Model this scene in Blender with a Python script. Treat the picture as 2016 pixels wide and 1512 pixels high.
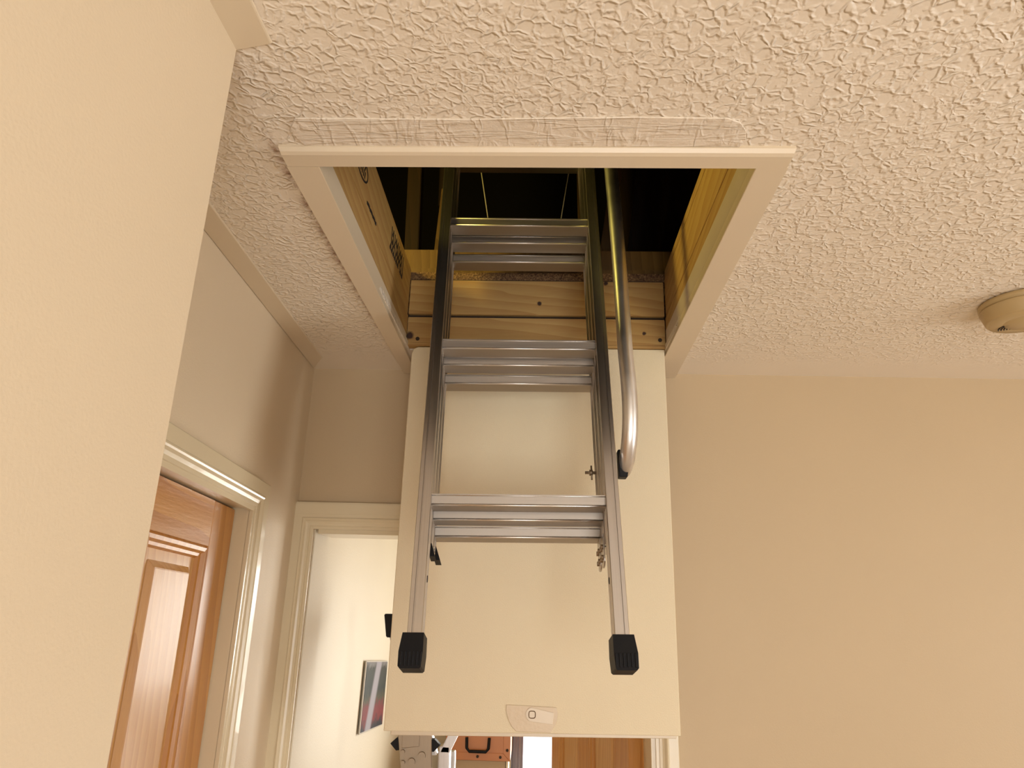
import bpy, bmesh, math, random
from mathutils import Vector, Matrix, Euler
random.seed(7)
for o in list(bpy.data.objects): bpy.data.objects.remove(o, do_unlink=True)
S = bpy.context.scene; C = S.collection; PI = math.pi
R = math.radians

# ------------------------------------------------------------------ camera
cd = bpy.data.cameras.new('camera'); cam = bpy.data.objects.new('camera', cd); C.objects.link(cam)
cd.sensor_fit = 'HORIZONTAL'; cd.sensor_width = 36.0; cd.lens = 36.0 * 1367.3 / 2016.0
cd.clip_start = 0.02; cd.clip_end = 50
cam.matrix_world = (Matrix.Translation((0, 0, 1.83)) @ Matrix.Rotation(0.0427986, 4, 'Z')
                    @ Matrix.Rotation(PI/2 + 0.3040347, 4, 'X') @ Matrix.Rotation(0.0283748, 4, 'Z'))
S.camera = cam
# ------------------------------------------------------------------ world, lights, exposure
w = bpy.data.worlds.new('world'); S.world = w; w.use_nodes = True
w.node_tree.nodes['Background'].inputs[0].default_value = (0.97, 0.98, 1.0, 1)
w.node_tree.nodes['Background'].inputs[1].default_value = 2.6
S.view_settings.view_transform = 'Standard'; S.view_settings.look = 'None'
S.view_settings.gamma = 1; S.view_settings.use_curve_mapping = False
S.view_settings.exposure = 0.0

def area(name, loc, direction, sx, sy, power, col):
    l = bpy.data.lights.new(name, 'AREA'); l.shape = 'RECTANGLE'; l.size = sx; l.size_y = sy
    l.energy = power; l.color = col
    o = bpy.data.objects.new(name, l); C.objects.link(o); o.location = loc
    o.rotation_euler = Vector(direction).to_track_quat('-Z', 'Y').to_euler()
    return o
area('daylight_right', (2.75, 0.05, 1.45), (-1, 0, 0.0), 1.1, 1.2, 35, (1.0, 1.0, 1.0))
area('fill_behind', (0.5, -1.72, 1.25), (0, 1, 0), 1.2, 1.2, 34, (1.0, 1.0, 1.0))  # added fill lamp behind the camera, no known source
area('daylight_far_room', (0.42, 3.42, 1.45), (0, -1, 0), 0.96, 1.1, 40, (1.0, 0.96, 0.86))
pl = bpy.data.lights.new('loft_bulb', 'POINT'); pl.energy = 21; pl.color = (1.0, 0.78, 0.16); pl.shadow_soft_size = 0.11
po = bpy.data.objects.new('loft_bulb', pl); C.objects.link(po); po.location = (-0.72, 1.02, 2.71)

# ------------------------------------------------------------------ materials
def mat(name):
    m = bpy.data.materials.new(name); m.use_nodes = True
    nt = m.node_tree; return m, nt, nt.nodes['Principled BSDF']
def N(nt, t, **k):
    n = nt.nodes.new(t)
    for a, v in k.items(): setattr(n, a, v)
    return n
def setin(n, **k):
    for a, v in k.items(): n.inputs[a.replace('_', ' ')].default_value = v
def rgb(r, g, b):   # sRGB 0-255 to linear
    f = lambda c: (c/255/12.92) if c/255 <= .04045 else ((c/255+.055)/1.055)**2.4
    return (f(r), f(g), f(b), 1)
def coord(nt, scale=(1, 1, 1), rot=(0, 0, 0)):
    tc = N(nt, 'ShaderNodeTexCoord'); mp = N(nt, 'ShaderNodeMapping')
    mp.inputs['Scale'].default_value = scale; mp.inputs['Rotation'].default_value = rot
    nt.links.new(tc.outputs['Object'], mp.inputs[0]); return mp.outputs[0]
def noise(nt, vec, scale, detail=3, rough=.5, dist=0):
    n = N(nt, 'ShaderNodeTexNoise'); setin(n, Scale=scale, Detail=detail, Roughness=rough, Distortion=dist)
    nt.links.new(vec, n.inputs['Vector']); return n.outputs[0]
def ramp(nt, fac, stops):
    r = N(nt, 'ShaderNodeValToRGB'); e = r.color_ramp.elements
    while len(e) < len(stops): e.new(.5)
    for i, (p, c) in enumerate(stops): e[i].position = p; e[i].color = c
    nt.links.new(fac, r.inputs[0]); return r.outputs[0]
def mix(nt, fac, a, b, mode='MIX'):
    m = N(nt, 'ShaderNodeMix', data_type='RGBA', blend_type=mode)
    for s, v in ((0, fac), (6, a), (7, b)):
        if isinstance(v, (float, int)): m.inputs[s].default_value = v
        elif isinstance(v, tuple): m.inputs[s].default_value = v
        else: nt.links.new(v, m.inputs[s])
    return m.outputs[2]
def math_(nt, op, a, b=None, c=None, clamp=False):
    m = N(nt, 'ShaderNodeMath', operation=op, use_clamp=clamp)
    for i, v in enumerate((a, b, c)):
        if v is None: continue
        if isinstance(v, (int, float)): m.inputs[i].default_value = v
        else: nt.links.new(v, m.inputs[i])
    return m.outputs[0]
def bump(nt, b, h, dist, strength=1.0):
    n = N(nt, 'ShaderNodeBump'); n.inputs['Distance'].default_value = dist; n.inputs['Strength'].default_value = strength
    nt.links.new(h, n.inputs['Height']); nt.links.new(n.outputs[0], b.inputs['Normal'])

def paint(name, col, rough=.5, var=.04, bscale=160, bdist=.0004, coat=0):
    m, nt, b = mat(name); v = coord(nt)
    dk = tuple(c*(1-var*3) for c in col[:3]) + (1,)
    nt.links.new(mix(nt, noise(nt, v, 5, 4), dk, col), b.inputs['Base Color'])
    b.inputs['Roughness'].default_value = rough; b.inputs['Coat Weight'].default_value = coat
    bump(nt, b, noise(nt, v, bscale, 4), bdist); return m

WALLC = (0.75, 0.62, 0.44, 1)
M = {}
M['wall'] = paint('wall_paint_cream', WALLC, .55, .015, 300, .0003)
M['wall_back'] = paint('wall_paint_cream_dimmed', (0.56, 0.425, 0.26, 1), .55, .015, 300, .0003)  # hall cream darkened, weaker light on this wall put into the colour
M['wall_far'] = paint('wall_paint_far_room', (0.74, 0.66, 0.50, 1), .6, .02, 200, .0004)
M['gloss'] = paint('gloss_trim_paint', (0.74, 0.63, 0.43, 1), .28, .02, 60, .0004, .12)
M['frame'] = paint('hatch_frame_white', (0.73, 0.61, 0.44, 1), .35, .01, 90, .0002)
M['strip'] = paint('painted_lip', (0.72, 0.60, 0.46, 1), .55, .10, 70, .0006)
M['latch'] = paint('beige_latch_cover', (0.67, 0.52, 0.33, 1), .35, .02)
M['floor'] = paint('carpet_beige', (0.62, 0.46, 0.31, 1), .95, .1, 500, .004)
M['panel'] = paint('foam_board_white', (0.80, 0.68, 0.465, 1), .6, .015, 450, .0007)
M['black'] = paint('black_rubber', (0.005, 0.005, 0.006, 1), .55, .02, 300, .0002)
M['black'].node_tree.nodes['Principled BSDF'].inputs['Specular IOR Level'].default_value = .25
M['ink'] = paint('black_ink', (0.012, 0.008, 0.012, 1), .6)
M['alarm'] = paint('aged_plastic', (0.50, 0.36, 0.17, 1), .4, .05, 40, .0001)
M['dark'] = paint('dark_gap', (0.035, 0.02, 0.010, 1), .8)
M['felt'] = paint('roof_felt', (0.018, 0.012, 0.010, 1), .9, .2, 20, .004)
M['cord'] = paint('cord_white', (0.55, 0.5, 0.42, 1), .7)
M['curtain'] = paint('grey_curtain', (0.30, 0.28, 0.35, 1), .8, .05, 90, .001)
M['orange'] = paint('orange_case', (0.56, 0.22, 0.075, 1), .35, .03, 80, .0002)
M['card'] = paint('cream_laminate', (0.50, 0.36, 0.2, 1), .5, .03)

def ceiling_mat():
    m, nt, b = mat('ceiling_artex')
    tc = N(nt, 'ShaderNodeTexCoord'); P = tc.outputs['Object']
    sep = N(nt, 'ShaderNodeSeparateXYZ'); nt.links.new(P, sep.inputs[0])
    # distort
    nz = N(nt, 'ShaderNodeTexNoise'); setin(nz, Scale=45, Detail=2); nt.links.new(P, nz.inputs['Vector'])
    vs = N(nt, 'ShaderNodeVectorMath', operation='SCALE'); vs.inputs['Scale'].default_value = .022
    nt.links.new(nz.outputs['Color'], vs.inputs[0])
    va = N(nt, 'ShaderNodeVectorMath', operation='ADD'); nt.links.new(P, va.inputs[0]); nt.links.new(vs.outputs[0], va.inputs[1])
    vo = N(nt, 'ShaderNodeTexVoronoi', feature='DISTANCE_TO_EDGE'); setin(vo, Scale=66, Randomness=1.0)
    nt.links.new(va.outputs[0], vo.inputs['Vector'])
    def dome(dist, k):
        x = math_(nt, 'MULTIPLY', dist, k, clamp=True)
        x = math_(nt, 'MULTIPLY', math_(nt, 'MULTIPLY', x, x), math_(nt, 'SUBTRACT', 3, math_(nt, 'MULTIPLY', x, 2)))
        return math_(nt, 'SUBTRACT', 1, x, clamp=True)
    ridge = dome(vo.outputs['Distance'], 4.6)
    v2 = N(nt, 'ShaderNodeTexVoronoi', feature='DISTANCE_TO_EDGE'); setin(v2, Scale=120, Randomness=1.0)
    nt.links.new(va.outputs[0], v2.inputs['Vector'])
    r2 = dome(v2.outputs['Distance'], 3.4)
    brk = noise(nt, P, 70, 2); brk = math_(nt, 'MULTIPLY', math_(nt, 'SUBTRACT', brk, .36), 5, clamp=True)
    brk2 = noise(nt, P, 33, 2); brk2 = math_(nt, 'MULTIPLY', math_(nt, 'SUBTRACT', brk2, .45), 6, clamp=True)
    h = math_(nt, 'ADD', math_(nt, 'MULTIPLY', ridge, brk), math_(nt, 'MULTIPLY', math_(nt, 'MULTIPLY', r2, brk2), .30))
    h = math_(nt, 'ADD', h, math_(nt, 'MULTIPLY', noise(nt, P, 150, 3), .35))
    # texture fades out close to the far wall
    fy = math_(nt, 'MULTIPLY', math_(nt, 'SUBTRACT', 1.60, sep.outputs['Y']), 4.5, clamp=True)
    h = math_(nt, 'MULTIPLY', h, fy)
    bump(nt, b, h, .0015, 1.0)
    # caulk grime along the left edge of the hatch frame
    dx = math_(nt, 'ABSOLUTE', math_(nt, 'ADD', sep.outputs['X'], .348))
    g = math_(nt, 'SUBTRACT', 1, math_(nt, 'MULTIPLY', dx, 95), clamp=True)
    gy = math_(nt, 'MULTIPLY', math_(nt, 'SUBTRACT', sep.outputs['Y'], .70), 20, clamp=True)
    gy2 = math_(nt, 'MULTIPLY', math_(nt, 'SUBTRACT', 1.45, sep.outputs['Y']), 5, clamp=True)
    gn = math_(nt, 'MULTIPLY', math_(nt, 'SUBTRACT', noise(nt, P, 55, 4, .7), .40), 4, clamp=True)
    g = math_(nt, 'MULTIPLY', math_(nt, 'MULTIPLY', g, gn), math_(nt, 'MULTIPLY', gy, gy2))
    col = mix(nt, noise(nt, P, 3, 3), (0.80, 0.70, 0.565, 1), (0.85, 0.75, 0.61, 1))
    nt.links.new(mix(nt, g, col, (0.30, 0.15, 0.08, 1)), b.inputs['Base Color'])
    b.inputs['Roughness'].default_value = .42
    return m
M['ceil'] = ceiling_mat()
def plaster_mat():
    m, nt, b = mat('smeared_filler'); v1 = coord(nt)
    nt.links.new(mix(nt, noise(nt, v1, 22, 4), (0.75, 0.645, 0.52, 1), (0.83, 0.73, 0.59, 1)), b.inputs['Base Color'])
    def rid(v, sc):
        a = math_(nt, 'ABSOLUTE', math_(nt, 'SUBTRACT', noise(nt, v, sc, 2, .5, .6), .5))
        return math_(nt, 'SUBTRACT', 1, math_(nt, 'MULTIPLY', a, 14, clamp=True), clamp=True)
    h = math_(nt, 'ADD', math_(nt, 'MULTIPLY', rid(coord(nt, (40, 14, 1)), 1), .6), math_(nt, 'MULTIPLY', rid(coord(nt, (8, 70, 1)), 1), .5))
    h = math_(nt, 'ADD', h, math_(nt, 'MULTIPLY', noise(nt, v1, 90, 4, .7), 1.0))
    bump(nt, b, h, .0016); b.inputs['Roughness'].default_value = .55; return m
M['filler'] = plaster_mat()

def wood(name, light, dark, axis=2, scale=1.0, rough=.6, coat=0.0, knots=(), contrast=1.0, ring=26):
    m, nt, b = mat(name)
    sc = [1, 1, 1]; sc[axis] = .10
    v = coord(nt, tuple(c*scale for c in sc))
    nz = N(nt, 'ShaderNodeTexNoise'); setin(nz, Scale=6, Detail=3); nt.links.new(v, nz.inputs['Vector'])
    s_ = N(nt, 'ShaderNodeVectorMath', operation='SCALE'); s_.inputs['Scale'].default_value = .10
    nt.links.new(nz.outputs['Color'], s_.inputs[0])
    a_ = N(nt, 'ShaderNodeVectorMath', operation='ADD'); nt.links.new(v, a_.inputs[0]); nt.links.new(s_.outputs[0], a_.inputs[1])
    rot = N(nt, 'ShaderNodeMapping'); rot.inputs['Rotation'].default_value = (.5, .35, .4) ; nt.links.new(a_.outputs[0], rot.inputs[0])
    wv = N(nt, 'ShaderNodeTexWave', wave_type='BANDS', bands_direction='DIAGONAL', wave_profile='SAW')
    setin(wv, Scale=ring, Distortion=1.2, Detail=2, Detail_Scale=1.5); nt.links.new(rot.outputs[0], wv.inputs['Vector'])
    fine = noise(nt, v, 160, 3, .6)
    f = math_(nt, 'ADD', math_(nt, 'MULTIPLY', wv.outputs['Fac'], .6*contrast), math_(nt, 'MULTIPLY', fine, .45))
    f = math_(nt, 'ADD', f, math_(nt, 'MULTIPLY', noise(nt, v, 9, 2), .35))
    f = math_(nt, 'SUBTRACT', f, .25, clamp=True)
    col = mix(nt, f, light, dark)
    for (kp, kr) in knots:
        d = N(nt, 'ShaderNodeVectorMath', operation='DISTANCE'); tc = N(nt, 'ShaderNodeTexCoord')
        nt.links.new(tc.outputs['Object'], d.inputs[0]); d.inputs[1].default_value = kp
        dd = math_(nt, 'ADD', d.outputs['Value'], math_(nt, 'MULTIPLY', noise(nt, tc.outputs['Object'], 120, 2), kr*.7))
        k = math_(nt, 'SUBTRACT', 1, math_(nt, 'MULTIPLY', math_(nt, 'SUBTRACT', dd, kr), 1/(kr*.5), clamp=True), clamp=True)
        col = mix(nt, k, col, (0.045, 0.018, 0.012, 1))
    nt.links.new(col, b.inputs['Base Color'])
    b.inputs['Roughness'].default_value = rough; b.inputs['Coat Weight'].default_value = coat; b.inputs['Coat Roughness'].default_value = .18
    bump(nt, b, fine, .0004); return m
PL, PD = (0.53, 0.345, 0.125, 1), (0.37, 0.19, 0.055, 1)
M['pineX'] = wood('raw_pine_x', PL, PD, 0, 1, .6, 0, knots=[((.005, .725, .119), .0055), ((.243, .725, .048), .0045), ((-.291, .725, .036), .010), ((.158, .725, .172), .006)])
M['pineY'] = wood('raw_pine_y', PL, PD, 1, 1, .6)
M['doorV'] = wood('varnished_pine_v', (0.58, 0.275, 0.065, 1), (0.42, 0.165, 0.028, 1), 2, 1, .42, .22, ring=20)
M['doorH'] = wood('varnished_pine_h', (0.60, 0.29, 0.07, 1), (0.40, 0.15, 0.025, 1), 0, 1, .42, .22, ring=14)
M['doorP'] = wood('varnished_pine_panel', (0.66, 0.38, 0.14, 1), (0.50, 0.24, 0.07, 1), 2, 1.4, .42, .22, knots=[((.453, .005, 1.70), .006)])  # paler than the stiles, window sheen put into the colour
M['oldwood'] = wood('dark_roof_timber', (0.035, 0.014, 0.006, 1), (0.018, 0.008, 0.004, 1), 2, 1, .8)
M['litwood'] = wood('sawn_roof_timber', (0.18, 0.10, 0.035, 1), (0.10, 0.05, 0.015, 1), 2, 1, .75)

def chip():
    m, nt, b = mat('chipboard_edge'); v = coord(nt)
    nt.links.new(ramp(nt, noise(nt, v, 260, 4, .7), [(.35, (0.05, 0.022, 0.012, 1)), (.5, (0.17, 0.09, 0.04, 1)), (.68, (0.34, 0.20, 0.09, 1))]), b.inputs['Base Color'])
    b.inputs['Roughness'].default_value = .85; bump(nt, b, noise(nt, v, 260, 4), .002); return m
M['chip'] = chip()
def metal(name, col, rough, axis=2):
    m, nt, b = mat(name); sc = [260, 260, 260] if axis is not None else [30, 30, 30]
    if axis is not None: sc[axis] = 5
    n = noise(nt, coord(nt, tuple(sc)), 1, 3)
    nt.links.new(mix(nt, n, tuple(c*.82 for c in col[:3])+(1,), col), b.inputs['Base Color'])
    b.inputs['Metallic'].default_value = 1; b.inputs['Roughness'].default_value = rough
    nt.links.new(math_(nt, 'ADD', math_(nt, 'MULTIPLY', n, .12), rough-.05), b.inputs['Roughness'])
    bump(nt, b, n, .00006); return m
M['alu'] = metal('aluminium_extrusion', (0.62, 0.585, 0.55, 1), .30)
M['lip_glint'] = metal('aluminium_lip_glint', (0.90, 0.86, 0.80, 1), .38, 0)  # brighter metal, a painted highlight along the rung lips
M['alu_rung'] = metal('aluminium_rung', (0.44, 0.39, 0.335, 1), .47, 0)
M['tube'] = metal('aluminium_tube', (0.84, 0.83, 0.81, 1), .36, None)
M['steel'] = metal('stamped_steel', (0.42, 0.34, 0.25, 1), .5)
def glass():
    m, nt, b = mat('window_glass'); out = nt.nodes['Material Output']
    t = N(nt, 'ShaderNodeBsdfTransparent'); g = N(nt, 'ShaderNodeBsdfGlossy'); g.inputs['Roughness'].default_value = .02
    mx = N(nt, 'ShaderNodeMixShader'); mx.inputs[0].default_value = .06
    nt.links.new(t.outputs[0], mx.inputs[1]); nt.links.new(g.outputs[0], mx.inputs[2]); nt.links.new(mx.outputs[0], out.inputs[0]); return m
M['glass'] = glass()
def photo():
    m, nt, b = mat('flower_photo_print'); tc = N(nt, 'ShaderNodeTexCoord')
    sep = N(nt, 'ShaderNodeSeparateXYZ'); nt.links.new(tc.outputs['Object'], sep.inputs[0])
    n = noise(nt, tc.outputs['Object'], 26, 4, .6, .5)
    zz = math_(nt, 'ADD', math_(nt, 'MULTIPLY', sep.outputs['Z'], 4.2), math_(nt, 'MULTIPLY', n, .35))
    c = ramp(nt, zz, [(.0, (.01, .008, .02, 1)), (.22, (.02, .01, .02, 1)), (.33, (.35, .02, .02, 1)), (.46, (.30, .02, .02, 1)), (.55, (.10, .08, .02, 1)), (.68, (.01, .02, .006, 1)), (.92, (.04, .04, .015, 1)), (1.0, (.30, .28, .27, 1))])
    # pale path running through the picture
    xx = math_(nt, 'SUBTRACT', sep.outputs['X'], math_(nt, 'MULTIPLY', sep.outputs['Z'], .45))
    pth = math_(nt, 'SUBTRACT', 1, math_(nt, 'MULTIPLY', math_(nt, 'ABSOLUTE', math_(nt, 'SUBTRACT', xx, .10)), 20), clamp=True)
    pth = math_(nt, 'MULTIPLY', pth, 2.2, clamp=True)
    nt.links.new(mix(nt, 1.0, mix(nt, pth, c, (.62, .58, .66, 1)), (.55, .55, .55, 1), 'MULTIPLY'), b.inputs['Base Color'])
    b.inputs['Roughness'].default_value = .6; b.inputs['Specular IOR Level'].default_value = .15; return m
M['photo'] = photo()

# ------------------------------------------------------------------ mesh helpers
def bm_(): return bmesh.new()
def poly(bm, pts): return bm.faces.new([bm.verts.new(p) for p in pts])
def box(bm, x0, x1, y0, y1, z0, z1, bev=0, seg=2):
    t = bmesh.new()
    v = [t.verts.new(p) for p in ((x0,y0,z0),(x1,y0,z0),(x1,y1,z0),(x0,y1,z0),(x0,y0,z1),(x1,y0,z1),(x1,y1,z1),(x0,y1,z1))]
    for f in ((3,2,1,0),(4,5,6,7),(0,1,5,4),(1,2,6,5),(2,3,7,6),(3,0,4,7)): t.faces.new([v[i] for i in f])
    if bev: bmesh.ops.bevel(t, geom=t.edges[:], offset=bev, segments=seg, affect='EDGES')
    merge(bm, t)
def merge(bm, t, mx=None):
    if mx is not None: bmesh.ops.transform(t, matrix=mx, verts=t.verts[:])
    me = bpy.data.meshes.new('tmp'); t.to_mesh(me); t.free(); bm.from_mesh(me); bpy.data.meshes.remove(me)
def prism(bm, pts, h, axis=2, o=0.0, bev=0, seg=2, mx=None):
    """closed outline pts (2D) extruded along axis from o to o+h"""
    def P3(a, b, c):
        return {2: (a, b, c), 1: (a, c, b), 0: (c, a, b)}[axis]
    t = bmesh.new(); n = len(pts)
    A = [t.verts.new(P3(a, b, o)) for a, b in pts]; B = [t.verts.new(P3(a, b, o+h)) for a, b in pts]
    t.faces.new(A); t.faces.new(B[::-1])
    for i in range(n): t.faces.new((A[i], B[i], B[(i+1) % n], A[(i+1) % n]))
    bmesh.ops.recalc_face_normals(t, faces=t.faces[:])
    if bev: bmesh.ops.bevel(t, geom=t.edges[:], offset=bev, segments=seg, affect='EDGES')
    merge(bm, t, mx)
def hexa(bm, b4, t4, bev=0):
    t = bmesh.new(); A = [t.verts.new(p) for p in b4]; B = [t.verts.new(p) for p in t4]
    t.faces.new(A); t.faces.new(B[::-1])
    for i in range(4): t.faces.new((A[i], B[i], B[(i+1) % 4], A[(i+1) % 4]))
    bmesh.ops.recalc_face_normals(t, faces=t.faces[:])
    if bev: bmesh.ops.bevel(t, geom=t.edges[:], offset=bev, segments=2, affect='EDGES')
    merge(bm, t)
def tube(bm, pts, rad, n=16, cap=True, squash=None):
    pts = [Vector(p) for p in pts]; rings = []
    up = Vector((0, 1, .01)).normalized()
    for i, p in enumerate(pts):
        d = (pts[min(i+1, len(pts)-1)] - pts[max(i-1, 0)]).normalized()
        s = d.cross(up).normalized(); u = s.cross(d).normalized()
        r = rad[i] if isinstance(rad, (list, tuple)) else rad
        k = squash[i] if squash else 1
        rings.append([bm.verts.new(p + s*math.cos(2*PI*j/n)*r*k + u*math.sin(2*PI*j/n)*r) for j in range(n)])
    for a, b in zip(rings, rings[1:]):
        for j in range(n):
            f = bm.faces.new((a[j], a[(j+1) % n], b[(j+1) % n], b[j])); f.smooth = True
    if cap: bm.faces.new(rings[0][::-1]); bm.faces.new(rings[-1])
def cyl(bm, a, b, r, n=20): tube(bm, [a, b], r, n)
def lathe(bm, prof, cx, cy, n=56):
    rings = [[bm.verts.new((cx+r*math.cos(2*PI*j/n), cy+r*math.sin(2*PI*j/n), z)) for j in range(n)] for r, z in prof]
    for a, b in zip(rings, rings[1:]):
        for j in range(n):
            f = bm.faces.new((a[j], a[(j+1) % n], b[(j+1) % n], b[j])); f.smooth = True
    bm.faces.new(rings[0]); bm.faces.new(rings[-1][::-1])
def spline(P, n=8):
    P = [Vector(p) for p in P]; out = []
    for i in range(len(P)-1):
        p0, p1, p2, p3 = P[max(i-1, 0)], P[i], P[i+1], P[min(i+2, len(P)-1)]
        for k in range(n):
            t = k/n
            out.append(.5*((2*p1)+(-p0+p2)*t+(2*p0-5*p1+4*p2-p3)*t*t+(-p0+3*p1-3*p2+p3)*t**3))
    out.append(P[-1]); return out
def obj(name, bm, m, parent=None, local=False, kind=None, mx=None, label=None, cat=None, group=None, smooth=False):
    """one mesh object; vertices are world coordinates unless local"""
    if mx is not None: bmesh.ops.transform(bm, matrix=mx, verts=bm.verts[:])
    bmesh.ops.recalc_face_normals(bm, faces=bm.faces[:])
    if parent is not None and not local:
        bmesh.ops.transform(bm, matrix=TM[parent.name].inverted(), verts=bm.verts[:])
    me = bpy.data.meshes.new(name); bm.to_mesh(me); bm.free()
    o = bpy.data.objects.new(name, me); C.objects.link(o); me.materials.append(m)
    if parent is not None: o.parent = parent
    TM[o.name] = TM[parent.name] if parent is not None else Matrix.Identity(4)
    if kind: o['kind'] = kind
    if label: o['label'] = label
    if cat: o['category'] = cat
    if group: o['group'] = group
    return o
TM = {}
def thing(name, label, cat, loc=(0, 0, 0), mx=None, group=None, kind=None):
    o = bpy.data.objects.new(name, None); C.objects.link(o); o.empty_display_size = .05
    m = mx if mx is not None else Matrix.Translation(loc)
    o.matrix_world = m; TM[o.name] = m.copy()
    if label: o['label'] = label
    if cat: o['category'] = cat
    if group: o['group'] = group
    if kind: o['kind'] = kind
    return o
H = 2.38

obj_ = obj
# ------------------------------------------------------------------ room shell
b = bm_()
for x0, x1, y0, y1 in ((-.9, 2.75, -2.6, .785), (-.9, -.303, .785, 1.50), (.279, 2.75, .785, 1.50), (-.9, 2.75, 1.50, 1.76)):
    box(b, x0, x1, y0, y1, H, H+.012)
ceil = obj('ceiling', b, M['ceil'], kind='structure')
b = bm_(); box(b, -.9, 2.75, 1.76, 3.42, H, H+.012); obj('ceiling_far_room', b, M['wall_far'], kind='structure')
b = bm_(); box(b, -.9, 2.75, -2.62, 3.42, -.02, 0); obj('floor', b, M['floor'], kind='structure')
# near wall on the left
b = bm_(); box(b, -.70, -.326, -2.6, .584, 0, H, .0015, 1); obj('wall_left', b, M['wall'], kind='structure')
# recessed wall: local frame s along the wall, n into the wall
u = Vector((-.0539, .99855, 0)); n_ = Vector((-.99855, -.0539, 0))
RM = Matrix(((u.x, n_.x, 0, -.5164), (u.y, n_.y, 0, .6), (0, 0, 1, 0), (0, 0, 0, 1)))
b = bm_()
box(b, .738, 1.056, 0, .10, 0, H); box(b, -.016, .738, 0, .10, 2.02, H)
obj('wall_left_recess', b, M['wall'], kind='structure', mx=RM)
b = bm_(); box(b, -.9, 1.1, .5, .55, 0, H); obj('wall_light_block', b, M['wall_far'], kind='structure', mx=RM)  # unseen, added behind the closed door to block stray sky light
# back wall with doorway
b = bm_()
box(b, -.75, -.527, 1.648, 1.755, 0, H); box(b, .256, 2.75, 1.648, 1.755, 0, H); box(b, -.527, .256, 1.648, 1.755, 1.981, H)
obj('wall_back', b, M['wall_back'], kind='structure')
# right wall with window, rear wall with a window added for the fill lamp
def wall_with_hole(name, axis, c0, c1, a0, a1, h0, h1, z0, z1, m):
    b = bm_()
    def bx(p, q, r, s):
        if axis == 'x': box(b, c0, c1, p, q, r, s)
        else: box(b, p, q, c0, c1, r, s)
    bx(a0, h0, 0, H); bx(h1, a1, 0, H); bx(h0, h1, 0, z0); bx(h0, h1, z1, H)
    return obj(name, b, m, kind='structure')
wall_with_hole('wall_right', 'x', 2.6, 2.7, -2.6, 1.648, -.5, .6, .85, 2.05, M['wall'])
wall_with_hole('wall_rear', 'y', -1.7, -1.6, -.34, 2.6, -.1, 1.1, .65, 1.85, M['wall'])
# far room
b = bm_(); box(b, -.63, -.53, 1.755, 3.3, 0, H); obj('wall_far_room_left', b, M['wall_far'], kind='structure')
wall_with_hole('wall_far_room_back', 'y', 3.25, 3.35, -.63, 2.6, -.105, .90, .9, 2.0, M['wall_far'])
b = bm_(); box(b, 2.6, 2.7, 1.755, 3.3, 0, H); obj('wall_far_room_right', b, M['wall_far'], kind='structure')

def window(name, axis, c, a0, a1, z0, z1):
    r = thing(name, None, None, ((a0+a1)/2, c, z0) if axis == 'y' else (c, (a0+a1)/2, z0), kind='structure')
    b = bm_(); wdt = .045
    def bx(p, q, r_, s, d=.03):
        if axis == 'y': box(b, p, q, c-d, c+d, r_, s, .003, 1)
        else: box(b, c-d, c+d, p, q, r_, s, .003, 1)
    bx(a0, a0+wdt, z0, z1); bx(a1-wdt, a1, z0, z1); bx(a0+wdt, a1-wdt, z0, z0+wdt); bx(a0+wdt, a1-wdt, z1-wdt, z1)
    obj('window_frame', b, M['gloss'], r)
    b = bm_()
    if axis == 'y': box(b, a0+wdt, a1-wdt, c-.003, c+.003, z0+wdt, z1-wdt)
    else: box(b, c-.003, c+.003, a0+wdt, a1-wdt, z0+wdt, z1-wdt)
    obj('pane', b, M['glass'], r)
window('window_1', 'y', 3.30, -.105, .90, .9, 2.0)
window('window_2', 'x', 2.65, -.5, .6, .85, 2.05)
window('window_fill', 'y', -1.65, -.1, 1.1, .65, 1.85)  # unseen window, added as an opening for the fill lamp

# smooth bands of ceiling beside the left walls
b = bm_(); hexa(b, [(-.326, -2.4, H-.002), (-.288, -2.4, H-.002), (-.286, .575, H-.002), (-.328, .584, H-.002)],
                [(-.326, -2.4, H), (-.286, -2.4, H), (-.284, .575, H), (-.328, .584, H)], .0005)
obj('trim_1', b, M['frame'], kind='structure')
b = bm_(); hexa(b, [(-.516, .60, H-.002), (-.478, .60, H-.002), (-.527, 1.56, H-.002), (-.571, 1.64, H-.002)],
                [(-.516, .60, H), (-.476, .60, H), (-.525, 1.56, H), (-.571, 1.64, H)], .0005)
obj('trim_2', b, M['frame'], kind='structure')
# filler patch in front of the hatch
b = bm_()
out = [(-.305, .745), (-.315, .715), (-.30, .692), (-.10, .694), (.10, .690), (.215, .692), (.232, .700), (.243, .715), (.247, .732), (.244, .745)]
prism(b, out, .0022, 2, H-.0022, .0006, 1)
obj('filler_patch', b, M['filler'], ceil)

# ------------------------------------------------------------------ architraves
CAS = [(0, 0), (0, .008), (.009, .0085), (.010, .0105), (.017, .0112), (.023, .0130), (.027, .0170), (.030, .0185), (.033, .0180), (.035, .0160), (.060, .0165), (.062, .0150), (.062, 0)]
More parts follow.
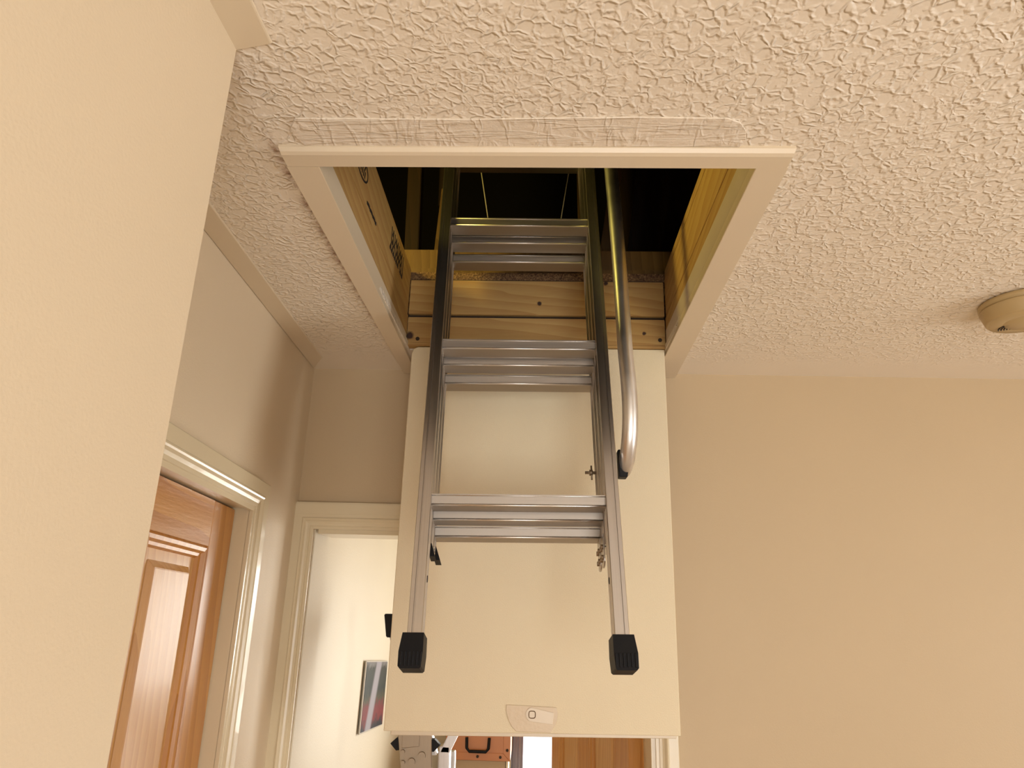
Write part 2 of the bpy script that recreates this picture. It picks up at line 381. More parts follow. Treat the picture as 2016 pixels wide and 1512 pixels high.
# CAS: (distance from opening, thickness)
def casing(name, s0, s1, zt, wd, mx, sides=(1, 1), left_w=None):
    """door casing around an opening s0..s1 up to zt; proud towards -n (local y<0)"""
    r = thing(name, None, None, mx=Matrix.Translation(mx @ Vector(((s0+s1)/2, 0, 0))), kind='structure')
    k = wd/.062
    def sweep(path):   # path: list of (s, z, ds, dz): mitre corners
        b = bm_(); rings = []
        for (s, z, ds, dz) in path:
            rings.append([b.verts.new((s+ds*d*k, -t, z+dz*d*k)) for d, t in CAS])
        for a, c in zip(rings, rings[1:]):
            for j in range(len(CAS)-1): b.faces.new((a[j], a[j+1], c[j+1], c[j]))
        b.faces.new(rings[0]); b.faces.new(rings[-1][::-1])
        return b
    if sides[0]: obj('casing_side', sweep([(s0, 0, -1, 0), (s0, zt, -1, 1)]), M['gloss'], r, mx=mx)
    obj('casing_head', sweep([(s0, zt, -1, 1), (s1, zt, 1, 1)]), M['gloss'], r, mx=mx)
    if sides[1]: obj('casing_side', sweep([(s1, 0, 1, 0), (s1, zt, 1, 1)]), M['gloss'], r, mx=mx)
    return r
SH = Matrix.Identity(4); SH[2][0] = -.036; SH[2][3] = .036*.73
t3 = casing('trim_3', -.012, .730, 1.984, .060, RM @ SH, sides=(0, 1))
b = bm_()   # door lining
box(b, .730, .742, -.001, .10, 0, 1.99); box(b, -.016, .742, -.001, .10, 1.988, 2.03)
obj('door_lining', b, M['gloss'], t3, mx=RM @ SH)
b = bm_(); box(b, -.016, .742, .066, .10, 0, 1.99); obj('door_stop', b, M['dark'], t3, mx=RM @ SH)
BM = Matrix.Translation((0, 1.648, 0))
t4 = casing('trim_4', -.527, .256, 1.981, .047, BM)
b = bm_(); box(b, -.576, .305, 1.630, 1.6478, 2.012, 2.043, .003)
obj('casing_top_board', b, M['gloss'], t4)
b = bm_(); box(b, .246, .258, 1.645, 1.76, 0, 1.981, .001, 1); box(b, -.517, .246, 1.645, 1.76, 1.971, 1.983, .001, 1)
obj('door_lining', b, M['gloss'], t4)
b = bm_(); box(b, -.529, -.524, 1.650, 1.76, 0, 1.981); obj('door_lining', b, M['wall_far'], t4)

# ------------------------------------------------------------------ pine doors
def pine_door(name, label_mx, W=.76, Ht=1.975, T=.038, sh=0.0):
    def obj(*a, **k): 
        bmesh.ops.transform(a[1], matrix=Matrix(((1,0,0,0),(0,1,0,0),(-sh,0,1,sh*W),(0,0,0,1))), verts=a[1].verts[:]); return obj_(*a, **k)
    r = thing(name, None, None, mx=label_mx, kind='structure')
    st, zr = .098, [(0, .20), (.80, .98), (Ht-.080, Ht)]
    b = bm_(); box(b, 0, st, 0, T, 0, Ht, .0015, 1); obj('stile', b, M['doorV'], r, local=True)
    b = bm_(); box(b, W-st, W, 0, T, 0, Ht, .0015, 1); obj('stile', b, M['doorV'], r, local=True)
    for z0, z1 in zr:
        b = bm_(); box(b, st, W-st, .0004, T-.0004, z0, z1, .0005, 1); obj('rail', b, M['doorH'], r, local=True)
    for z0, z1 in ((.20, .80), (.98, Ht-.080)):
        b = bm_(); box(b, W/2-.05, W/2+.05, .0004, T-.0004, z0, z1, .0005, 1); obj('mullion', b, M['doorV'], r, local=True)
        for a0, a1 in ((st, W/2-.05), (W/2+.05, W-st)):
            # raised panel with sloping field edges, moulding round it on both faces
            b = bm_(); box(b, a0, a1, .013, T-.013, z0, z1)
            for sy, yy in ((-1, .013), (1, T-.013)):
                i0, i1 = .038, .050
                o4 = [(a0+i0, yy, z0+i0), (a1-i0, yy, z0+i0), (a1-i0, yy, z1-i0), (a0+i0, yy, z1-i0)]
                n4 = [(a0+i1, yy+sy*.008, z0+i1), (a1-i1, yy+sy*.008, z0+i1), (a1-i1, yy+sy*.008, z1-i1), (a0+i1, yy+sy*.008, z1-i1)]
                hexa(b, o4, n4, .0008)
            pn = obj('door_panel', b, M['doorP'], r, local=True)
            for sy, yy in ((-1, .013), (1, T-.013)):
                b = bm_(); prof = [(0, 0), (0, .010), (.004, .0125), (.010, .0115), (.014, .007), (.019, .006), (.022, 0)]
                rings = []
                for cx, cz, dx, dz in ((a0, z0, 1, 1), (a1, z0, -1, 1), (a1, z1, -1, -1), (a0, z1, 1, -1)):
                    rings.append([b.verts.new((cx+dx*d, yy+sy*t, cz+dz*d)) for d, t in prof])
                for q in range(4):
                    A, B = rings[q], rings[(q+1) % 4]
                    for j in range(len(prof)-1): b.faces.new((A[j], A[j+1], B[j+1], B[j]))
                obj('moulding', b, M['doorV'], pn, local=True)
    return r
# closed door in the recess: local x along wall, y into wall
d1 = pine_door('door_1', RM @ Matrix.Translation((-.014, .026, .006)), W=.742, Ht=1.979, sh=.036)
b = bm_(); cyl(b, (.04, -.045, 1.0), (.04, .0, 1.0), .01); box(b, .03, .15, -.055, -.043, .99, 1.01, .004); box(b, .02, .06, -.004, .0, .93, 1.08, .002)
obj('door_handle', b, M['alu'], d1, local=True)
# open door leaf beyond the doorway, hinged on the right jamb
th = R(90+12)
D2 = Matrix.Translation((.250, 1.765, .006)) @ Matrix.Rotation(th, 4, 'Z')
d2 = pine_door('door_2', D2)
b = bm_(); cyl(b, (.70, .038, 1.0), (.70, .083, 1.0), .01); box(b, .59, .71, .081, .093, .99, 1.01, .004)
obj('door_handle', b, M['alu'], d2, local=True)

# ------------------------------------------------------------------ hatch frame
hf = thing('hatch_frame', 'white painted ceiling frame and raw pine lining boards of the loft hatch', 'hatch frame', (-.01, .75, 2.37))
zb, zt_ = 2.3695, H+.006
iFL, iFR, iBL, iBR = (-.2955, .776), (.272, .780), (-.308, 1.478), (.280, 1.478)
oFL, oFR = (-.339, .744), (.313, .746)
oBL, oBR = (-.3425, 1.646), (.333, 1.646)
iBL2, iBR2 = (-.312, 1.646), (.283, 1.646)
def quad(bm, A, bev=.003): hexa(bm, [(x, y, zb) for x, y in A], [(x, y, zt_) for x, y in A], bev)
b = bm_(); t = bmesh.new()
prof = [(0, 0), (-.0005, -.004), (.003, -.009), (.009, -.0108), (.0385, -.0108), (.0385, .004), (0, .004)]
# front member with rounded nose
A = [t.verts.new((oFL[0]+(0 if z > -.005 else .002), oFL[1]+d*.83, H+z)) for d, z in prof]
B = [t.verts.new((oFR[0]-(0 if z > -.005 else .002), oFR[1]+d*.83, H+z)) for d, z in prof]
t.faces.new(A); t.faces.new(B[::-1])
for i in range(len(prof)): t.faces.new((A[i], B[i], B[(i+1) % len(prof)], A[(i+1) % len(prof)]))
merge(b, t); obj('frame_front', b, M['frame'], hf)
b = bm_(); quad(b, [(oFL[0], .7765), (-.2955, .7765), iBL2, oBL], .0006); obj('frame_side', b, M['frame'], hf)
b = bm_(); quad(b, [(oFR[0], .7765), (.272, .7765), iBR2, oBR], .0006); obj('frame_side', b, M['frame'], hf)
# painted lip inside the frame
b = bm_(); hexa(b, [(-.2965, .782, 2.372), (-.306, .782, 2.372), (-.316, 1.472, 2.372), (-.3085, 1.472, 2.372)],
                [(-.2955, .782, 2.408), (-.306, .782, 2.408), (-.316, 1.472, 2.408), (-.3075, 1.472, 2.408)], .001)
obj('inner_lip', b, M['frame'], hf)
b = bm_(); hexa(b, [(.2725, .782, 2.372), (.284, .782, 2.372), (.292, 1.472, 2.372), (.281, 1.472, 2.372)],
                [(.2725, .782, 2.425), (.284, .782, 2.425), (.292, 1.472, 2.425), (.281, 1.472, 2.425)], .001)
obj('inner_lip', b, M['strip'], hf)

# ------------------------------------------------------------------ hatch lining boards
hl = hf
def yb(pts_b, pts_t, name, m, bev=.001):
    b = bm_(); hexa(b, pts_b, pts_t, bev); return obj(name, b, m, hl)
def side(xf, xb, out, z0, z1, name, m):
    f, k, e = min(xf, xf+out), 0, 0
    P = [(xf, .770), (xf+out, .770), (xb+out, 1.478), (xb, 1.478)]
    return yb([(x, y, z0) for x, y in P], [(x, y, z1) for x, y in P], name, m)
side(-.2975, -.3085, -.016, 2.408, 2.457, 'lining_board', M['pineY'])
side(-.3010, -.3120, -.012, 2.45, 2.47, 'groove_backing', M['dark']); side(.2775, .2855, .012, 2.45, 2.47, 'groove_backing', M['dark'])
ub = side(-.2985, -.3095, -.016, 2.461, 2.574, 'lining_board', M['pineY'])
side(.2745, .2825, .016, 2.425, 2.457, 'lining_board', M['pineY'])
side(.2755, .2835, .016, 2.461, 2.552, 'lining_board', M['pineY'])
side(.2770, .2850, .016, 2.556, 2.576, 'lining_edge', M['pineY'])
yf = 1.475
for z0, z1, yy in ((2.381, 2.388, yf-.001), (2.388, 2.452, yf), (2.460, 2.546, yf)):
    b = bm_(); box(b, -.3075, .2805, yy, yf+.02, z0, z1, .0012)
    obj('lining_board', b, M['pineX'], hl)
b = bm_(); box(b, -.3075, .2805, yf+.010, yf+.02, 2.451, 2.461); obj('groove_backing', b, M['dark'], hl)
b = bm_(); box(b, -.3075, .2805, yf+.008, yf+.02, 2.545, 2.551); obj('groove_backing', b, M['dark'], hl)
# ink stamp on the left upper board: ring, bars and strokes (illegible timber mark)
def onleft(y, z): return (-.2985 - .011*(y-.770)/.708 + .0006, y, z)
b = bm_()
def stroke(b, y0, z0, y1, z1, wd=.003):
    d = Vector((y1-y0, z1-z0)); L = d.length; d /= L; q = Vector((-d.y, d.x))*wd/2
    P = [(y0+q.x, z0+q.y), (y1+q.x, z1+q.y), (y1-q.x, z1-q.y), (y0-q.x, z0-q.y)]
    lo = [onleft(a, c) for a, c in P]; hexa(b, [(x-.0008, y, z) for x, y, z in lo], lo)
cy_, cz_ = .985, 2.517
for k in range(28):
    a0, a1 = 2*PI*k/28, 2*PI*(k+1)/28
    stroke(b, cy_+.040*math.cos(a0), cz_+.020*math.sin(a0), cy_+.040*math.cos(a1), cz_+.020*math.sin(a1), .0035)
for k in range(5):
    stroke(b, cy_-.022+k*.010, cz_+.004, cy_-.018+k*.010, cz_+.016, .004)
    stroke(b, cy_-.016+k*.009, cz_-.012, cy_-.014+k*.009, cz_+.001, .0035)
for k in range(7): stroke(b, 1.035+k*.011, 2.478+.002*(k % 2), 1.045+k*.011, 2.480, .006)
obj('ink_stamp', b, M['ink'], ub)
b = bm_()
y = 1.235
for pat in ((0,), (0, 1, 2), (0, 1), (0, 2), (0, 1, 2), (0, 1), (1, 2), (0, 1, 2), (0,)):
    for q in pat: stroke(b, y, 2.500+q*.018, y+.010, 2.514+q*.018, .006)
    stroke(b, y+.010, 2.500, y+.008, 2.552, .0042)
    y += .0165
obj('ink_stamp', b, M['ink'], ub)
# screw heads on the far boards
for x, z in ((-.282, 2.398), (.268, 2.402)):
    b = bm_(); cyl(b, (x, yf-.0015, z), (x, yf+.003, z), .0045, 14); obj('screw', b, M['dark'], hl)

# ------------------------------------------------------------------ loft
b = bm_(); box(b, -1.6, -.32, .3, 3.2, 2.556, 2.576); box(b, .30, 2.2, .3, 3.2, 2.556, 2.574); box(b, -.32, .30, 1.486, 1.52, 2.551, 2.572)
obj('loft_floor_board', b, M['chip'], label='brown chipboard edge above the pine lining at the far side of the hatch', cat='board')
def timber(name, P0, P1, wx, wy, m, label, group=None):
    b = bm_(); P0, P1 = Vector(P0), Vector(P1)
    hexa(b, [(P0.x-wx/2, P0.y, P0.z), (P0.x+wx/2, P0.y, P0.z), (P0.x+wx/2, P0.y+wy, P0.z), (P0.x-wx/2, P0.y+wy, P0.z)],
         [(P1.x-wx/2, P1.y, P1.z), (P1.x+wx/2, P1.y, P1.z), (P1.x+wx/2, P1.y+wy, P1.z), (P1.x-wx/2, P1.y+wy, P1.z)], .002)
    return obj(name, b, m, label=label, cat='roof timber', group=group)
b = bm_(); box(b, -.42, .40, 1.53, 1.56, 2.580, 2.605, .002); obj('ceiling_joist', b, M['litwood'], label='low pale timber lying just above the chipboard edge in the hatch', cat='roof timber')
b = bm_(); box(b, -.42, .40, 1.56, 1.61, 2.578, 2.672, .002); obj('ceiling_joist', b, M['litwood'], label='taller sawn timber crossing behind the hatch, with the dark loft above it', cat='roof timber')
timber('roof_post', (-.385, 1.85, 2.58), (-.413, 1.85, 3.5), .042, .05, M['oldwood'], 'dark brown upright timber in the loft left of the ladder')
timber('roof_post', (-.322, 1.85, 2.60), (-.300, 1.85, 3.04), .026, .05, M['litwood'], 'yellowish sawn timber upright just left of the ladder in the loft')
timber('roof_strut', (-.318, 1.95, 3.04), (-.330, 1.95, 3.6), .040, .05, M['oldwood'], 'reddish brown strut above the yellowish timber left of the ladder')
timber('roof_strut', (.115, 1.75, 2.60), (.103, 1.75, 3.3), .016, .05, M['litwood'], 'thin pale strut in the loft just inside the right ladder rail')
timber('roof_strut', (.150, 1.70, 2.60), (.215, 1.70, 3.05), .030, .05, M['litwood'], 'leaning dim strut between the ladder and the handrail in the loft')
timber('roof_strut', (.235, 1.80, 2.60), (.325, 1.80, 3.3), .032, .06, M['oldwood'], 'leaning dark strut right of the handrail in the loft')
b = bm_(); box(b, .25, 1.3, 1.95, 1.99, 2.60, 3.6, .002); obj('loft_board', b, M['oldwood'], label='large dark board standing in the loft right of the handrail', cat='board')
b = bm_(); box(b, -.375, -.325, 1.76, 1.80, 2.577, 2.70, .001); obj('batten_offcut', b, M['litwood'], label='short pale batten on the loft joists beside the dark upright timber', cat='batten')
b = bm_()
box(b, -1.6, 2.2, 3.2, 3.25, 2.4, 4.1); box(b, -1.65, -1.6, .0, 3.25, 2.4, 4.1); box(b, 2.2, 2.25, .0, 3.25, 2.4, 4.1); box(b, -1.6, 2.2, -.05, .0, 2.4, 4.1)
obj('wall_loft', b, M['felt'], kind='structure')
b = bm_(); box(b, -1.6, 2.2, 0, 3.2, 4.1, 4.15); obj('ceiling_loft', b, M['felt'], kind='structure')
b = bm_(); box(b, -1.6, 2.2, 0, .3, 2.50, 2.556); obj('floor_loft', b, M['chip'], kind='structure')

# ------------------------------------------------------------------ hatch door
hd = thing('hatch_door', 'cream board loft hatch door hanging open vertically behind the ladder', 'hatch door', (-.006, 1.475, 1.57))
b = bm_()
out = [(-.293, 1.585), (-.293, 2.362), (-.289, 2.374), (-.280, 2.3785), (.277, 2.3795), (.2780, 1.5945)]
outl = [(x, z) for x, z in out]
prism(b, outl, .032, 1, 1.475, .0012, 1); obj('foam_panel', b, M['panel'], hd)
b = bm_()
prism(b, [(-.285, 1.5727), (-.285, 2.365), (.276, 2.365), (.276, 1.5845)], .012, 1, 1.5075, .001, 1); obj('back_panel', b, M['frame'], hd)
# latch recess and latch
b = bm_()
pts = [(-.056, 1.6395), (.041, 1.6375), (.044, 1.625), (.042, 1.612), (.036, 1.601), (.030, 1.5925), (-.036, 1.5925), (-.046, 1.602), (-.053, 1.615), (-.057, 1.630)]
prism(b, pts, .0016, 1, 1.4736, .0006, 1); lr = obj('latch_plate', b, M['latch'], hd, label='translucent beige half round latch cover')
b = bm_()
pts = []
for k in range(13):
    a = PI/2 + PI*k/12; pts.append((-.006+.0125*math.cos(a), 1.6235+.0125*math.sin(a)))
pts += [(.034, 1.607), (.036, 1.628)]
prism(b, pts, .0014, 1, 1.4722, .0004, 1); obj('latch_lever', b, M['frame'], lr)
b = bm_()
for s_ in range(24):
    pass
lp = []
for k in range(24):
    a = 2*PI*k/24; c_, s2 = math.cos(a), math.sin(a); q = (abs(c_)**4+abs(s2)**4)**-.25
    lp.append((-.006+.0062*c_*q, 1.6235+.0062*s2*q))
for k in range(24):
    p, q = Vector(lp[k]), Vector(lp[(k+1) % 24]); tube(b, [(p.x, 1.472, p.y), (q.x, 1.472, q.y)], .0008, 6)
obj('square_socket', b, M['litwood'], lr)

# ------------------------------------------------------------------ loft ladder
LM = (Matrix.Translation((-.196+.1675, 1.112+.006, 1.83)) @ Matrix.Rotation(R(2.05), 4, 'Z') @ Matrix.Rotation(R(-13.09), 4, 'X') @ Matrix.Rotation(R(-1.06), 4, 'Y'))
ld = thing('loft_ladder', 'aluminium three section sliding loft ladder hanging down through the ceiling hatch', 'ladder', mx=LM)
HW, RW, RD, PIT = .1675, .0225, .036, .0435
def rail_profile(sd):
    # (x from outer edge inward, y): front flange with a groove
    p = [(0, .002), (.001, 0), (.0068, 0), (.0074, .0020), (.0086, .0020), (.0092, 0), (.0215, 0), (.0225, .002), (.0225, .006),
         (.0195, .007), (.0195, .015), (.0225, .016), (.0225, .019), (.0195, .020), (.0195, .031), (.0225, .032), (.0225, RD), (0, RD)]
    return [((-HW+x), y) if sd < 0 else ((HW-x), y) for x, y in p]
SEC = [(-.062, 1.42), (.106, 1.50), (.112, 1.58)]
for k, (s0, s1) in enumerate(SEC):
    for sd in (-1, 1):
        b = bm_(); prism(b, [(x, y+k*PIT) for x, y in rail_profile(sd)], s1-s0, 2, s0)
        rl = obj('side_rail', b, M['alu'], ld, local=True)
        if k == 0:
            b = bm_(); x0 = sd*HW
            def X(a): return x0 - sd*a   # a: inward from outer rail edge
            def sec(o, i, y0, y1, z): return [(X(o), y0, z), (X(i), y0, z), (X(i), y1, z), (X(o), y1, z)]
            secs = [sec(-.0055, .0265, -.006, .042, -.047), sec(-.0090, .0270, -.009, .043, -.074), sec(-.0085, .0255, -.009, .043, -.0945), sec(-.006, .0235, -.007, .038, -.0975)]
            for A_, B_ in zip(secs, secs[1:]): hexa(b, A_, B_)
            bmesh.ops.remove_doubles(b, verts=b.verts[:], dist=1e-5)
            for q in range(6):
                xx = X(-.006+q*.0058)
                box(b, min(xx, xx-sd*.0026), max(xx, xx-sd*.0026), -.0108, -.008, -.094, -.074, .0006, 1)
            obj('rubber_foot', b, M['black'], rl, local=True)
            b = bm_(); xi = X(RW)
            cyl(b, (xi-sd*.0006, .022, .040), (xi+sd*.001, .022, .040), .0055, 16); obj('rail_hole', b, M['ink'], rl, local=True)
        elif sd < 0:
            # black wedge cap under the upper sections, left side
            b = bm_(); y0 = k*PIT
            prism(b, [(-HW+RW-.001+.004*(k-1), s0+.004), (-HW+RW-.002+.004*(k-1), s0-.022), (-HW+RW+.007+.005*(k-1), s0-.022)], .030, 1, y0+.003)
            obj('end_cap', b, M['black'], rl, local=True)
        else:
            b = bm_(); y0 = k*PIT; x1 = HW-RW
            pts = [(y0+.004, s0+.02), (y0+.004, s0-.022)]
            for q in range(9):
                a = PI*q/8; pts.append((y0+.020-.016*math.cos(a), s0-.022-.012*math.sin(a)))
            pts += [(y0+.036, s0+.02)]
            prism(b, pts, .0025, 0, x1-.0026); gp = obj('guide_plate', b, M['alu'], rl, local=True)
            for yy, zz in ((.014, .0), (.030, .0), (.014, -.018), (.030, -.018)):
                b = bm_(); cyl(b, (x1-.0056, y0+yy, s0+zz), (x1-.002, y0+yy, s0+zz), .0042, 14); obj('rivet', b, M['steel'], gp, local=True)
RP = [(0, 0), (0, -.0028), (.0014, -.0032), (.0014, -.0160), (0, -.0176), (0, -.0190), (.0004, -.0202), (.001, -.0206), (.030, -.0255), (.0325, -.024), (.0325, 0), (.028, .0006), (.022, 0), (.016, .0006), (.010, 0), (.005, .0006)]
RX = Matrix.Rotation(R(13.09), 4, 'X')
for k in range(3):
    base = (.178, .168, .152)[k]
    for q in range(4):
        s = base + q*.3125
        if s > SEC[k][1]: continue
        b = bm_(); prism(b, RP, 2*(HW-RW)+.006, 0, -(HW-RW)-.003, mx=Matrix.Translation((0, .006+k*PIT, s)) @ RX)
        nf = len(b.faces); t = bmesh.new(); xx = (HW-RW)+.001
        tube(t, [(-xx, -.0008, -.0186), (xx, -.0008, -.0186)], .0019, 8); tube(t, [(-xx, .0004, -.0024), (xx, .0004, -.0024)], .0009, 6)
        merge(b, t, Matrix.Translation((0, .006+k*PIT, s)) @ RX)
        ro = obj('rung', b, M['alu_rung'], ld, local=True); ro.data.materials.append(M['lip_glint'])
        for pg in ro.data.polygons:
            if pg.index >= nf: pg.material_index = 1  # lip tubes take the painted highlight metal
# wing bolt through the right rails
b = bm_(); zz = .262; yy = PIT*2+.02; x1 = HW-RW
cyl(b, (x1-.020, yy, zz), (x1+.004, yy, zz), .0028, 10); cyl(b, (x1-.012, yy, zz), (x1-.006, yy, zz), .006, 6); cyl(b, (x1-.008, yy, zz-.014), (x1-.008, yy, zz+.014), .0016, 8)
obj('wing_bolt', b, M['steel'], ld, local=True)
# handrail
def ray_pt(px, py, D):
    f = 1367.3; v = Vector(((px-1008)/f, -(py-756)/f, -1)); m = cam.matrix_world.to_3x3()
    return Vector((0, 0, 1.83)) + (m @ v)*D
hr = thing('hr_tmp', None, None) if False else None
HP = [(.1815, 1.148, 1.975), (.1845, 1.150, 1.990)]
rail_pts = [ray_pt(1231, 928, 1.215), ray_pt(1234, 908, 1.203), ray_pt(1238.5, 870, 1.192), ray_pt(1240.5, 835, 1.192), ray_pt(1240, 795, 1.200), ray_pt(1237, 750, 1.216),
            ray_pt(1231, 690, 1.243), ray_pt(1225.5, 610, 1.282), ray_pt(1217.5, 500, 1.335), ray_pt(1209, 400, 1.388), ray_pt(1202, 325, 1.43)]
rail_pts = [Vector((round(p.x, 4), round(p.y, 4), round(p.z, 4))) for p in rail_pts]
d_ = (rail_pts[-1]-rail_pts[-3]).normalized(); rail_pts.append(rail_pts[-1]+d_*.45)
sp = spline(rail_pts, 8)
b = bm_(); nsp = len(sp)
rad = [.0135]*nsp; sq = [1.0]*nsp
for i in range(10): rad[i] = .0135 ; sq[i] = .70 + .30*min(1, i/9)
tube(b, sp, rad, 28, True, sq)
hrail = obj('handrail', b, M['tube'], ld, label='round tubular handrail along the right side')
b = bm_()
q0 = ray_pt(1224, 916, 1.222)
pr = [(-.0085, .024), (-.0015, .024), (.0, .006), (.0105, -.002), (.0075, -.024), (-.0065, -.024)]
prism(b, [(q0.x+a, q0.z+c) for a, c in pr], .026, 1, q0.y-.020, .001, 1)
obj('handrail_bracket', b, M['black'], hrail)
b = bm_(); q1 = ray_pt(1241, 915, 1.215); cyl(b, (q1.x-.012, q1.y, q1.z), (q1.x+.004, q1.y, q1.z), .0035, 10); obj('bracket_bolt', b, M['steel'], hrail)
# pull cords hanging in the loft behind the top rungs
for i, (A_, B_, lab) in enumerate((((-.203, 1.70, 3.15), (-.150, 1.70, 2.83), 'thin white cord hanging in the loft, left one between the ladder rails'),
                              ((.093, 1.70, 3.15), (.048, 1.70, 2.83), 'thin white cord hanging in the loft, right one between the ladder rails'))):
    b = bm_(); tube(b, [A_, B_], .0015, 8); obj('pull_cord', b, M['cord'], label=lab, cat='cord')

# ------------------------------------------------------------------ smoke alarm
sa = thing('smoke_alarm', 'round yellowed plastic smoke alarm on the ceiling at the right edge', 'smoke alarm', (.88, 1.2, H))
b = bm_(); lathe(b, [(.066, H), (.070, H-.003), (.070, H-.010), (.067, H-.012), (.067, H-.0135)], .88, 1.2); obj('base_ring', b, M['alarm'], sa)
b = bm_(); lathe(b, [(.069, H-.0135), (.0695, H-.016), (.066, H-.026), (.0625, H-.036), (.060, H-.0385), (.0585, H-.0375), (.057, H-.0385), (.038, H-.041), (.035, H-.0405), (.033, H-.042), (.004, H-.043)], .88, 1.2); body = obj('cover', b, M['alarm'], sa)
b = bm_()
for k in range(5):
    r_ = .012+k*.0045
    P_ = [(.880+r_*math.cos(a), 1.226+r_*math.sin(a)*.9, H-.0412) for a in [PI*.80+PI*.42*i/8 for i in range(9)]]
    tube(b, P_, .0011, 6)
obj('sound_slots', b, M['ink'], body)

# ------------------------------------------------------------------ things seen through the doorway
# crooked photo print on the far room's left wall
PM = Matrix.Translation((-.526, 2.265, 1.441)) @ Matrix.Rotation(R(90), 4, 'Z') @ Matrix.Rotation(R(4.2), 4, 'Y')
pc = thing('photo_print', 'colourful flower garden photo canvas hung slightly crooked on the far room wall', 'picture', mx=PM)
b = bm_(); box(b, 0, .33, -.004, 0, 0, .205, .001, 1); obj('canvas', b, M['cord'], pc, local=True)
b = bm_(); box(b, .012, .326, -.0050, -.0038, .004, .201); obj('print', b, M['photo'], pc, local=True)

# folding ladder leaning near the doorway
fl = thing('folding_ladder', 'folded hinged aluminium ladder standing in the doorway behind the hatch door', 'ladder', (-.30, 1.95, 0))
def bar(bm, P0, P1, wx, wy):
    P0, P1 = Vector(P0), Vector(P1)
    hexa(bm, [(P0.x-wx/2, P0.y-wy/2, P0.z), (P0.x+wx/2, P0.y-wy/2, P0.z), (P0.x+wx/2, P0.y+wy/2, P0.z), (P0.x-wx/2, P0.y+wy/2, P0.z)],
         [(P1.x-wx/2, P1.y-wy/2, P1.z), (P1.x+wx/2, P1.y-wy/2, P1.z), (P1.x+wx/2, P1.y+wy/2, P1.z), (P1.x-wx/2, P1.y+wy/2, P1.z)], .002)
b = bm_(); bar(b, (-.275, 1.99, 1.45), (-.372, 1.99, 1.735), .05, .03); obj('upper_rail', b, M['alu'], fl)
b = bm_(); bar(b, (-.374, 1.99, 1.730), (-.384, 1.99, 1.790), .060, .036); obj('rubber_foot', b, M['black'], fl)
b = bm_(); bar(b, (-.245, 1.97, 0.02), (-.288, 1.97, 1.42), .05, .03); obj('lower_rail', b, M['alu'], fl)
b = bm_(); bar(b, (-.205, 2.00, 0.02), (-.232, 2.00, 1.47), .026, .04); obj('lower_rail', b, M['alu'], fl)
b = bm_(); bar(b, (-.232, 2.00, 1.455), (-.170, 2.00, 1.58), .026, .04); obj('upper_rail', b, M['alu'], fl)
b = bm_()
prism(b, [(-.326, 1.36), (-.348, 1.50), (-.352, 1.60), (-.262, 1.60), (-.262, 1.50), (-.254, 1.36)], .006, 1, 1.942, .0015, 1)
hp = obj('hinge_plate', b, M['steel'], fl)
b = bm_(); prism(b, [(-.336, 1.47), (-.337, 1.58), (-.290, 1.58), (-.292, 1.475)], .003, 1, 1.939, .001, 1); obj('pressed_pad', b, M['steel'], hp)
for x, z, r_ in ((-.332, 1.462, .005), (-.330, 1.438, .005), (-.308, 1.440, .009), (-.283, 1.455, .009)):
    b = bm_(); cyl(b, (x, 1.934, z), (x, 1.944, z), r_, 14); obj('rivet', b, M['steel'], hp)
for x, sg in ((-.352, -1), (-.256, 1)):
    b = bm_(); prism(b, [(x, 1.492), (x+sg*.016, 1.478), (x, 1.462), (x-sg*.012, 1.464), (x-sg*.012, 1.490)], .02, 1, 1.95, .001, 1); obj('locking_knob', b, M['black'], fl)
for k in range(5):
    b = bm_(); box(b, -.27, -.22, 1.97, 2.30, .25+k*.26, .28+k*.26, .003); obj('rung', b, M['alu'], fl)
b = bm_(); bar(b, (-.245, 2.31, 0.02), (-.262, 2.31, 1.40), .05, .03); obj('lower_rail', b, M['alu'], fl)

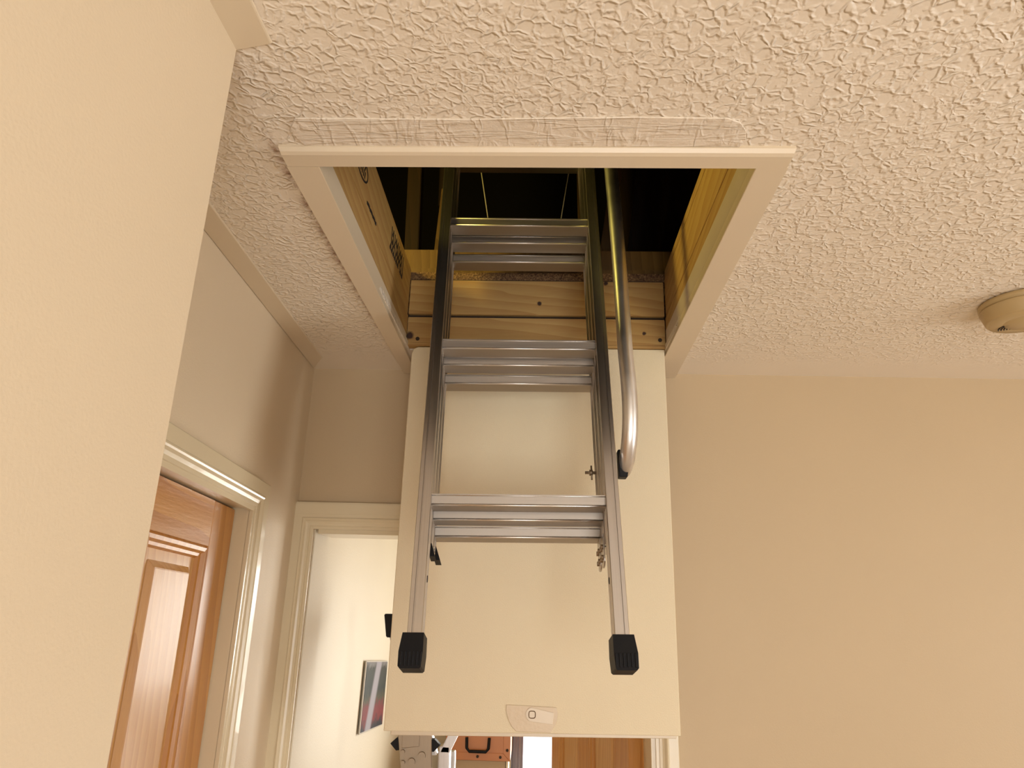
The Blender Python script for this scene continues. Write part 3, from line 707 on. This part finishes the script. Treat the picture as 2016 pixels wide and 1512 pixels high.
# cupboard and orange case in the far room
b = bm_(); box(b, -.352, -.112, 3.0, 3.22, .0, 1.243, .003); cu = thing('storage_cupboard', 'narrow tan cupboard under the orange case in the far room', 'cupboard', (-.23, 3.1, 0)); obj('body', b, M['card'], cu)
b = bm_(); box(b, -.110, -.102, 2.995, 3.22, 0, 1.243, .001, 1); obj('edge_strip', b, M['gloss'], cu)
oc = thing('orange_case', 'orange carry case with black handle on top of the tan cupboard', 'case', (-.22, 3.0, 1.244))
x0, x1, z0, z1 = -.346, -.094, 1.244, 1.40
b = bm_(); box(b, x0, x1, 2.985, 3.21, z0, z1, .003); cb = obj('shell', b, M['orange'], oc)
def rim(b, P):
    prism(b, P, .004, 1, 2.9815, .0008, 1)
for P_ in ([(x0, z0), (x1, z0), (x1-.028, z0+.027), (x0+.028, z0+.027)], [(x0, z0), (x0+.027, z0+.028), (x0+.027, z1-.028), (x0, z1)],
           [(x1, z0), (x1-.027, z0+.028), (x1-.027, z1-.028), (x1, z1)], [(x0, z1), (x1, z1), (x1-.028, z1-.027), (x0+.028, z1-.027)]):
    b = bm_(); rim(b, P_); obj('edge_trim', b, M['orange'], oc)
for x, z in ((x0+.013, z0+.037), (x0+.038, z0+.014), (-.22, z0+.014), (x1-.038, z0+.014), (x1-.012, z0+.039)):
    b = bm_(); cyl(b, (x, 2.978, z), (x, 2.984, z), .0052, 12); obj('rivet', b, M['dark'], oc)
b = bm_(); tube(b, [(-.264, 2.975, 1.325), (-.262, 2.970, 1.288), (-.252, 2.968, 1.277), (-.188, 2.968, 1.277), (-.178, 2.970, 1.288), (-.176, 2.975, 1.325)], .0058, 10)
obj('handle', b, M['black'], oc)
# curtain beside the far window
b = bm_(); nn = 16
fr = [(-.098+.050*i/nn, 3.215+.004*math.sin(i*1.4)) for i in range(nn+1)]
pts = fr + [(x, y+.006) for x, y in reversed(fr)]
prism(b, pts, 1.35, 2, .75)
obj('curtain', b, M['curtain'], label='grey lilac curtain edge at the left of the bright far window', cat='curtain')
